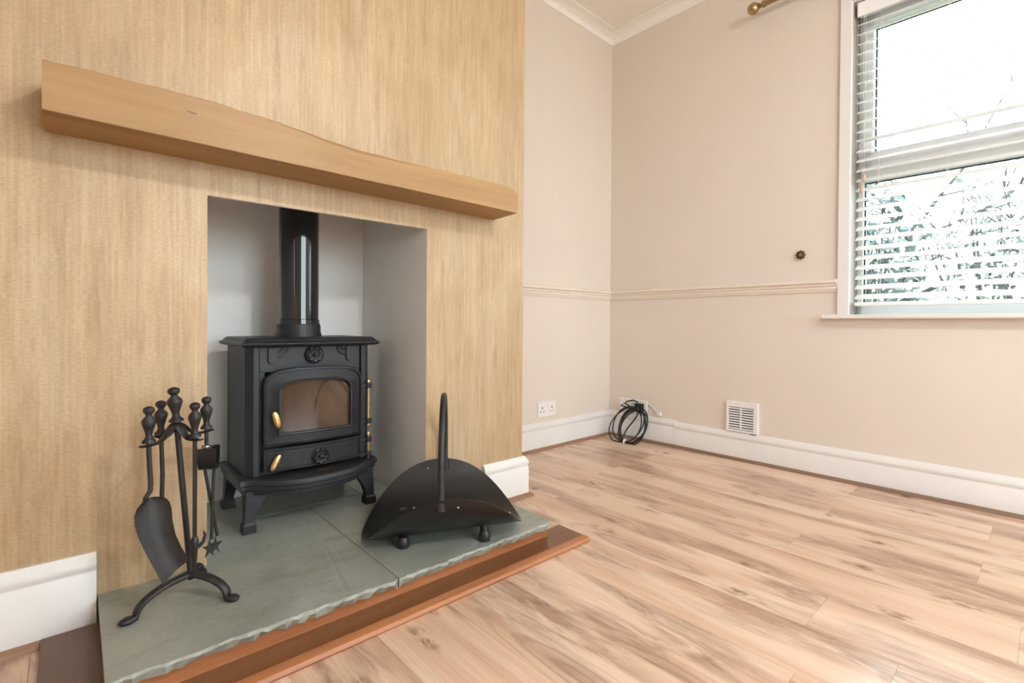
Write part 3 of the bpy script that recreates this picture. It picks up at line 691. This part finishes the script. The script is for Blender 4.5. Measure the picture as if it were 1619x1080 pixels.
# ---------------------------------------------------------------- companion set
CX, CY = 0.193, 1.312
cs = empty('companion_stand', T(CX, CY, ZS), 'black wrought iron fireside tool stand with three arched feet', 'tool stand')
TOPX = -0.026                     # the stand leans a little
def finial(m, k=1.0):
    return [(0.004 * k, 0.0), (0.0135 * k, 0.001), (0.0135 * k, 0.005), (0.009 * k, 0.009), (0.0065 * k, 0.015), (0.0075 * k, 0.022), (0.012 * k, 0.036), (0.0145 * k, 0.044), (0.013 * k, 0.050), (0.0065 * k, 0.057), (0.0062 * k, 0.060), (0.010 * k, 0.064), (0.0118 * k, 0.069), (0.010 * k, 0.074), (0.004 * k, 0.077), (0, 0.0775)]
MB().tube([(0.002, 0, 0.040), (TOPX, 0, 0.400)], 0.0062, 10).build('pole', WROUGHT, cs, 60)
TILT = Matrix.Translation((TOPX, 0, 0.400)) @ Matrix.Rotation(-0.075, 4, 'Y')
MB().lathe(finial(None, 1.05), 18, TILT).build('finial', WROUGHT, cs, 50)
feet = [(0.084 - CX - 0.005, 1.277 - CY), (0.262 - CX, 1.233 - CY), (0.231 - CX, 1.411 - CY)]
for fx, fy in feet:
    d = Vector((fx, fy, 0)); pts = []; rr_ = []
    for k in range(13):
        a = k / 12
        pts.append((d.x * (0.02 + 0.86 * math.sin(a * PI / 2)), d.y * (0.02 + 0.86 * math.sin(a * PI / 2)), 0.046 * math.cos(a * PI / 2) ** 0.9 + 0.006)); rr_.append(0.0115 - 0.0015 * a)
    pts.append((d.x * 1.0, d.y * 1.0, 0.0055)); rr_.append(0.013); pts.append((d.x * 1.10, d.y * 1.10, 0.0055)); rr_.append(0.009); pts.append((d.x * 1.14, d.y * 1.14, 0.006)); rr_.append(0.003)
    MB().tube(pts, rr_, 10, flat=((-d.y, d.x, 0), 0.62)).build('leg', WROUGHT, cs, 60)
hooks = {'fl': (0.114 - CX, -0.038), 'bl': (0.143 - CX, 0.040), 'fr': (0.196 - CX, -0.038), 'br': (0.232 - CX, 0.045)}
arm = MB()
for k_, (hx, hy) in hooks.items():
    pts = []
    for i in range(11):
        a = i / 10; e = a * a * (3 - 2 * a)
        pts.append((TOPX + (hx - TOPX) * a, hy * a, 0.396 - 0.034 * e - 0.010 * math.sin(a * PI) ** 2))
    d = Vector((hx - TOPX, hy, 0)).normalized(); pts.append((pts[-1][0] + d.x * 0.016, pts[-1][1] + d.y * 0.016, pts[-1][2] + 0.001))
    arm = MB().tube(pts, [0.013 - 0.0045 * min(1, i / 6) for i in range(12)], 8, flat=((-d.y, d.x, 0), 0.28)).build('hanger_arm', WROUGHT, cs, 60)
def tool(name, label, key, cat='fire tool'):
    hx, hy = hooks[key]
    r = empty(name, T(CX + hx, CY + hy, ZS + 0.3675), label, cat, 'fireside tools hung on the stand')
    MB().lathe(finial(None, 0.92), 16).build('knob', WROUGHT, r, 50)
    return r
sh = tool('fire_shovel', 'black fireside shovel with a rounded pan, hung at the front of the stand', 'fl', 'shovel')
MB().tube([(0, 0, 0.004), (0, 0, -0.02), (0.003, -0.002, -0.085), (0.002, -0.004, -0.100), (-0.006, -0.006, -0.112), (-0.008, -0.006, -0.128), (0.000, -0.006, -0.150)], 0.0046, 8).build('shaft', WROUGHT, sh, 60)
pan = []
PT = [(0.0, 0.007, 0), (0.025, 0.017, 0), (0.07, 0.0255, 0), (0.14, 0.0310, 0), (0.24, 0.0330, 0), (0.40, 0.0310, 0), (0.6, 0.0285, 0), (0.8, 0.0280, 0), (0.92, 0.0290, 0)]
tops = Vector((0.002, -0.010, -0.112)); bot = Vector((0.043, -0.030, -0.272))
ax = (bot - tops); wd = Vector((1, 0.15, 0.55)).normalized(); nr = ax.cross(wd).normalized()
nr = -nr if nr.y > 0 else nr
rows = []
for t_, w_, off in PT + [(1.0, 0.0300, 0)]:
    c_ = tops + ax * t_ + Vector((1, 0, 0)) * (-0.010 * math.sin(t_ * PI))
    row = []; wd = Vector((1, 0.15, 0.12 + 0.62 * t_)).normalized()
    for k in range(9):
        q = -1 + 2 * k / 8
        row.append(c_ + wd * (w_ * q) + nr * (0.010 * q * q))
    rows.append(row + [p - nr * 0.0018 for p in reversed(row)])
MB().loft(rows).build('pan', WROUGHT, sh, 60)
pk2 = tool('fire_brush_handle', 'black fire tool with a straight rod ending behind the shovel pan', 'bl', 'fire tool')
MB().tube([(0, 0, 0.004), (0.003, 0, -0.09), (0.000, -0.004, -0.20)], 0.0045, 8).lathe([(0.003, -0.235), (0.008, -0.225), (0.009, -0.20), (0.005, -0.185)], 12, Matrix.Translation((0, -0.004, 0))).build('shaft', WROUGHT, pk2, 60)
pk = tool('fire_poker', 'black twisted poker with a pointed tip and collar', 'fr', 'poker')
MB().tube([(0, 0, 0.004), (0, 0, -0.225)], 0.0043, 6).build('shaft', WROUGHT, pk, 30)
MB().lathe([(0.003, -0.218), (0.0065, -0.222), (0.0085, -0.232), (0.0075, -0.242), (0.0060, -0.250), (0.0052, -0.262), (0.0035, -0.285), (0.001, -0.295)], 12).build('tip', WROUGHT, pk, 50)
MB().tube([(0.006, 0, -0.245), (0.016, 0, -0.236), (0.020, 0, -0.222), (0.017, 0, -0.212)], [0.0045, 0.004, 0.0035, 0.0015], 8).build('hook', WROUGHT, pk, 50)
tg = tool('fire_tongs', 'black fire tongs with a curved spring strap and clawed ends', 'br', 'tongs')
MB().tube([(0, 0, 0.004), (0, 0, -0.045)], 0.0044, 8).build('shaft', WROUGHT, tg, 60)
strap = []
for k in range(13):
    a = PI * k / 12
    strap.append([((0.020 + w_) * math.cos(a), yy_, -0.062 - (0.034 + w_) * math.sin(a)) for yy_, w_ in ((-0.019, 0), (0.019, 0), (0.019, -0.002), (-0.019, -0.002))])
TS = Matrix.Translation((0.004, -0.006, 0)) @ Matrix.Rotation(1.15, 4, 'Z')
mbx = MB().loft([[TS @ Vector(p) for p in r_] for r_ in strap])
mbx.box(-0.020, -0.018, -0.019, 0.019, -0.063, -0.042, TS).box(0.018, 0.020, -0.019, 0.019, -0.063, -0.042, TS).box(-0.018, 0.018, -0.008, 0.008, -0.0435, -0.042, TS)
mbx.build('spring_strap', SHEET, tg, 50)
MB().lathe([(0.007, -0.047), (0.007, -0.041), (0.004, -0.038)], 10).build('ferrule', STEEL, tg, 50)
for sgn, ex in ((-1, 0.000), (1, 0.016)):
    b0 = TS @ Vector((0.004, 0.010 * sgn, -0.092))
    e0 = Vector((0.009 + ex * 0.9, -0.004 + 0.006 * sgn, -0.262))
    MB().tube([b0, e0], 0.0036, 8).build('tong_arm', WROUGHT, tg, 60)
    cl = MB()                          # five-pointed claw at the end of each arm
    out_ = []
    for k in range(10):
        a = 2 * PI * k / 10 + 0.3; r_ = 0.021 if k % 2 == 0 else 0.007
        out_.append((e0.x - 0.004 + r_ * 0.75 * math.cos(a), e0.z - 0.022 + r_ * 1.15 * math.sin(a)))
    cl.prism(out_, e0.y - 0.003, e0.y + 0.003).build('claw', WROUGHT, tg, bevel=0.0006)

# ---------------------------------------------------------------- sockets, cable, vent on the walls
def plate(name, mtx, w, label, sockets, cat='socket'):
    """face plate centred on mtx origin, local X along the wall, local Y out of the wall, Z up"""
    r = empty(name, mtx, label, cat)
    MB().box(-w / 2, w / 2, 0, 0.009, -0.043, 0.043).build('face_plate', PLASTIC, r, bevel=0.003)
    for cx_ in sockets:
        h = MB()
        h.box(cx_ - 0.004, cx_ + 0.004, 0.0085, 0.0096, 0.004, 0.012)
        for dx in (-0.011, 0.011): h.box(cx_ + dx - 0.0034, cx_ + dx + 0.0034, 0.0085, 0.0096, -0.016, -0.011)
        h.build('pin_holes', DARK, r)
    return r
AL = lambda u, z: ROOM @ Matrix.Translation((u, 0, z)) @ Matrix.Rotation(PI, 4, 'Z')
RWm = lambda v, z: ROOM @ Matrix.Translation((0, v, z)) @ Matrix.Rotation(PI / 2, 4, 'Z')
ds = plate('double_socket', AL(-0.585, 0.220), 0.146, 'white double power socket above the skirting in the alcove', (-0.038, 0.038))
for cx_ in (-0.010, 0.010): MB().box(cx_ - 0.005, cx_ + 0.005, 0.009, 0.0125, 0.012, 0.026).build('switch', PLASTIC, ds, bevel=0.001)
ps = plate('single_socket', RWm(-0.128, 0.196), 0.086, 'white single power socket behind the coiled cable near the corner', (0.0,))
MB().box(-0.005, 0.005, 0.009, 0.0125, 0.020, 0.034).build('switch', PLASTIC, ps, bevel=0.001)
ap = plate('aerial_plate', RWm(-0.233, 0.194), 0.090, 'white wall plate with the black plug pushed in beside the coil', (), 'wall plate')
pg = empty('black_plug', RWm(-0.236, 0.196), 'square black plug at the end of the coiled cable', 'plug')
MB().box(-0.024, 0.024, 0.009, 0.040, -0.024, 0.024).build('body', BLACKPL, pg, bevel=0.003)
MB().tube([(0.024, 0.028, -0.012), (0.036, 0.028, -0.014)], 0.005, 8).build('strain_relief', BLACKPL, pg, 50)
# coil of black cable leaning on the skirting
def coil_pt(a, r, du=0.0, ecc=1.0):
    h = 0.100 + r * math.sin(a) * ecc
    lean = -0.050 - 0.110 * (1 - min(1, max(0, h / 0.24)))
    return ROOM @ Vector((lean + du, -0.232 + r * math.cos(a), max(0.0045, h)))
pts = [ROOM @ Vector((-0.020, -0.225, 0.225)), ROOM @ Vector((-0.030, -0.200, 0.236)), ROOM @ Vector((-0.040, -0.160, 0.225)), ROOM @ Vector((-0.045, -0.118, 0.195))]
wob = [random.uniform(-1, 1) for _ in range(40)]
turns, N = 6, 48
for k in range(turns * N):
    a = 2.3 + 2 * PI * k / N; j = k / N
    q = int(j); t_ = j - q
    w1 = wob[q] * (1 - t_) + wob[q + 1] * t_; w2 = wob[q + 10] * (1 - t_) + wob[q + 11] * t_
    r = 0.101 + 0.018 * w1 + 0.010 * math.sin(2 * a + w2 * 3)
    p = coil_pt(a, r, -0.010 * w2 + 0.004 * math.sin(3 * a + q), 1.0 + 0.06 * w2)
    p = p + (E2 * (0.026 * w2) + Vector((0, 0, 0.010 * w1 * (1 if p.z > 0.05 else 0))))
    pts.append(p)
pts += [ROOM @ Vector((-0.055, -0.165, 0.212)), ROOM @ Vector((-0.040, -0.190, 0.196)), ROOM @ Vector((-0.028, -0.2, 0.183))]
o0 = pts[60].copy(); o0.z = 0
mb = MB().tube(pts, 0.0040, 8)
cc = mb.build('coiled_cable', RUBBER, None, 60); tag(cc, 'loose coil of black cable leaning on the white skirting in the corner', 'cable')
tl = MB().tube([coil_pt(1.9 + 0.25 * math.sin(k * PI / 10), 0.10 - 0.17 * k / 10 if k < 5 else 0.10 - 0.17 * k / 10) for k in range(11)], 0.0042, 8).build('cable_tail', RUBBER, cc, 60)
tie = coil_pt(4.75, 0.103)
MB().lathe([(0.014, -0.004), (0.016, 0), (0.014, 0.004)], 12, Matrix.Translation(tie + Vector((0, 0, 0.006))) @ Matrix.Rotation(PI / 2, 4, 'X')).build('cable_tie', PLASTIC, cc, 50)
wl = empty('wall_cable', ROOM, 'thin white wire and clip on the wall beside the aerial plate', 'wire')
MB().tube([(-0.004, -0.280, 0.225), (-0.004, -0.31, 0.205), (-0.004, -0.345, 0.178)], 0.0028, 6).build('wire', PLASTIC, wl, 60)
MB().box(-0.012, 0, -0.372, -0.345, 0.160, 0.182).build('clip', PLASTIC, wl, bevel=0.003)

vn = empty('air_vent', RWm(-0.834, 0.2205), 'square white louvred air vent low on the window wall', 'vent')
vf = MB(); hw, hh = 0.080, 0.077
vf.box(-hw, -0.057, 0, 0.016, -hh, hh).box(0.069, hw, 0, 0.016, -hh, hh).box(-0.057, 0.069, 0, 0.016, 0.050, hh).box(-0.057, 0.069, 0, 0.016, -hh, -0.066).box(0.004, 0.009, 0, 0.0145, -0.066, 0.050)
vf.build('frame', PLASTIC, vn, bevel=0.002)
MB().box(-0.057, 0.069, 0.001, 0.002, -0.066, 0.050).build('backing', DARK, vn)
for k in range(9):
    zc = -0.0595 + 0.0127 * k
    MB().box(-0.057, 0.069, -0.0030, 0.0030, -0.0036, 0.0036).build('louvre', PLASTIC, vn).matrix_local = Matrix.Translation((0, 0.0095, zc)) @ Matrix.Rotation(0.3, 4, 'X')
MB().box(-0.070, -0.040, 0.002, 0.010, -hh - 0.005, -hh).build('slider_tab', BLACKPL, vn)

# ---------------------------------------------------------------- the garden outside
gr = MB().box(3.0, 40, -30, 40, -0.62, -0.6).build('ground', LAWN); tag(gr, kind='structure')
tag(MB().box(-20, 20, -40, -3.4, -0.22, -0.2).build('patio', plain('pale_paving', (0.42, 0.40, 0.37), 0.8)), kind='structure')
def at(px, dist, z):                    # a point outside, in the direction of a picture column
    v = Vector(((px - 809.5) / 779.0, 0, -1.0)); d = (rt * v.x + fw).normalized() * dist
    return Vector((d.x, d.y, z))
def bare_tree(name, label, loc, h, seed, lean=(0, 0), depth=5, r0=0.09):
    rnd = random.Random(seed); root = empty(name, T(*loc), label, 'tree', 'bare trees outside the window')
    tr_, brn = MB(), MB()
    def grow(p, d, L, r, lv):
        pts = [p]; q = p
        for k in range(4):
            d = (d + Vector((rnd.uniform(-.22, .22), rnd.uniform(-.22, .22), rnd.uniform(-.08, .16)))).normalized(); q = q + d * (L / 4); pts.append(q)
        (tr_ if lv == 0 else brn).tube(pts, [r * (1 - 0.13 * k) for k in range(5)], 5 if lv < 2 else 4)
        if lv >= depth: return
        for k in range(rnd.choice((3, 3, 4)) if lv < 3 else 2):
            t_ = rnd.choice((2, 3, 4, 4)); a = rnd.uniform(0, 2 * PI); sp = rnd.uniform(0.5, 1.1)
            e = d.orthogonal().normalized(); f_ = d.cross(e)
            grow(pts[t_], (d + (e * math.cos(a) + f_ * math.sin(a)) * sp).normalized(), L * rnd.uniform(0.55, 0.82), r * 0.52, lv + 1)
    grow(Vector((0, 0, 0)), Vector((lean[0], lean[1], 1)).normalized(), h * 0.33, r0, 0)
    tr_.build('trunk', BARK, root); tag(brn.build('branches', BARK, root), kind='stuff')
    return root
def shrub(name, label, loc, rx, ry, rz, n, mat, seed, size=0.07, group='shrubs outside the window'):
    rnd = random.Random(seed); root = empty(name, T(*loc), label, 'shrub', group)
    lv, st_ = MB(), MB()
    for k in range(n):
        while True:
            p = Vector((rnd.uniform(-1, 1), rnd.uniform(-1, 1), rnd.uniform(-1, 1)))
            if 0.25 < p.length < 1: break
        c = Vector((p.x * rx, p.y * ry, rz + p.z * rz)); a = Vector((rnd.gauss(0, 1), rnd.gauss(0, 1), rnd.gauss(0, 1))).normalized(); b = a.orthogonal().normalized(); w = size * rnd.uniform(0.6, 1.4)
        n0 = len(lv.v); lv.v += [c - a * w, c + b * w * 0.4, c + a * w, c - b * w * 0.4]; lv.f.append([n0, n0 + 1, n0 + 2, n0 + 3])
    for k in range(9):
        a = rnd.uniform(0, 2 * PI); st_.tube([(0.05 * math.cos(a), 0.05 * math.sin(a), 0), (rx * 0.3 * math.cos(a), ry * 0.3 * math.sin(a), rz * 0.9), (rx * 0.6 * math.cos(a), ry * 0.6 * math.sin(a), rz * 1.5)], [0.03, 0.02, 0.006], 5)
    me = bpy.data.meshes.new('foliage'); me.from_pydata([tuple(v) for v in lv.v], [], lv.f)
    tag(link('foliage', me, mat, root), kind='stuff'); st_.build('stem', BARK, root)
    return root
bare_tree('bare_tree', 'tall bare winter tree spreading its branches across the window view', at(1430, 10.5, -0.6), 7.0, 3, (-0.1, 0.15), r0=0.11)
bare_tree('bare_tree', 'bare winter tree beside the dark evergreen outside the window', at(1370, 9.5, -0.6), 6.5, 11, (0.1, -0.25), r0=0.10)
bare_tree('bare_tree', 'bare winter tree rising behind the pale hedge outside the window', at(1600, 12.0, -0.6), 5.5, 21, (-0.2, 0.1), r0=0.09)
shrub('evergreen_shrub', 'dark evergreen shrub at the window edge nearest the corner', at(1352, 7.0, -0.6), 0.65, 0.65, 1.65, 1500, LEAF, 5)
shrub('evergreen_shrub', 'low dark evergreen bush below the bare tree outside', at(1420, 9.0, -0.6), 1.0, 0.9, 1.15, 600, LEAFP, 6)
shrub('hedge_shrub', 'tall loose grey-green hedge plant outside the window', at(1560, 8.5, -0.6), 1.1, 1.1, 1.75, 900, LEAFP, 8)
shrub('hedge_shrub', 'grey-green hedge plant furthest from the corner outside the window', at(1680, 8.0, -0.6), 1.2, 1.2, 1.6, 900, LEAFP, 9)

# ---------------------------------------------------------------- unseen ceiling lamp added as fill light, above and behind the camera
pl = empty('added_fill_pendant', T(0.95, -0.95, CEIL), 'white pendant lamp added out of view as fill light', 'lamp')
MB().lathe([(0.05, 0), (0.05, -0.015), (0.01, -0.03)], 20).build('ceiling_rose', PLASTIC, pl, 40)
MB().tube([(0, 0, -0.02), (0, 0, -0.24)], 0.004, 8).build('flex', PLASTIC, pl, 40)
MB().lathe([(0.03, -0.22), (0.06, -0.23), (0.16, -0.36), (0.158, -0.362), (0.058, -0.234), (0.03, -0.224)], 32).build('shade', PLASTIC, pl, 40)
lp = bpy.data.lights.new('added_fill_bulb', 'POINT'); lp.energy = 45.0; lp.color = (0.97, 0.98, 1.0); lp.shadow_soft_size = 0.09  # invented source that brightens floor and walls
lo = bpy.data.objects.new('added_fill_bulb', lp); COL.objects.link(lo); lo.location = (0.95, -0.95, CEIL - 0.40)
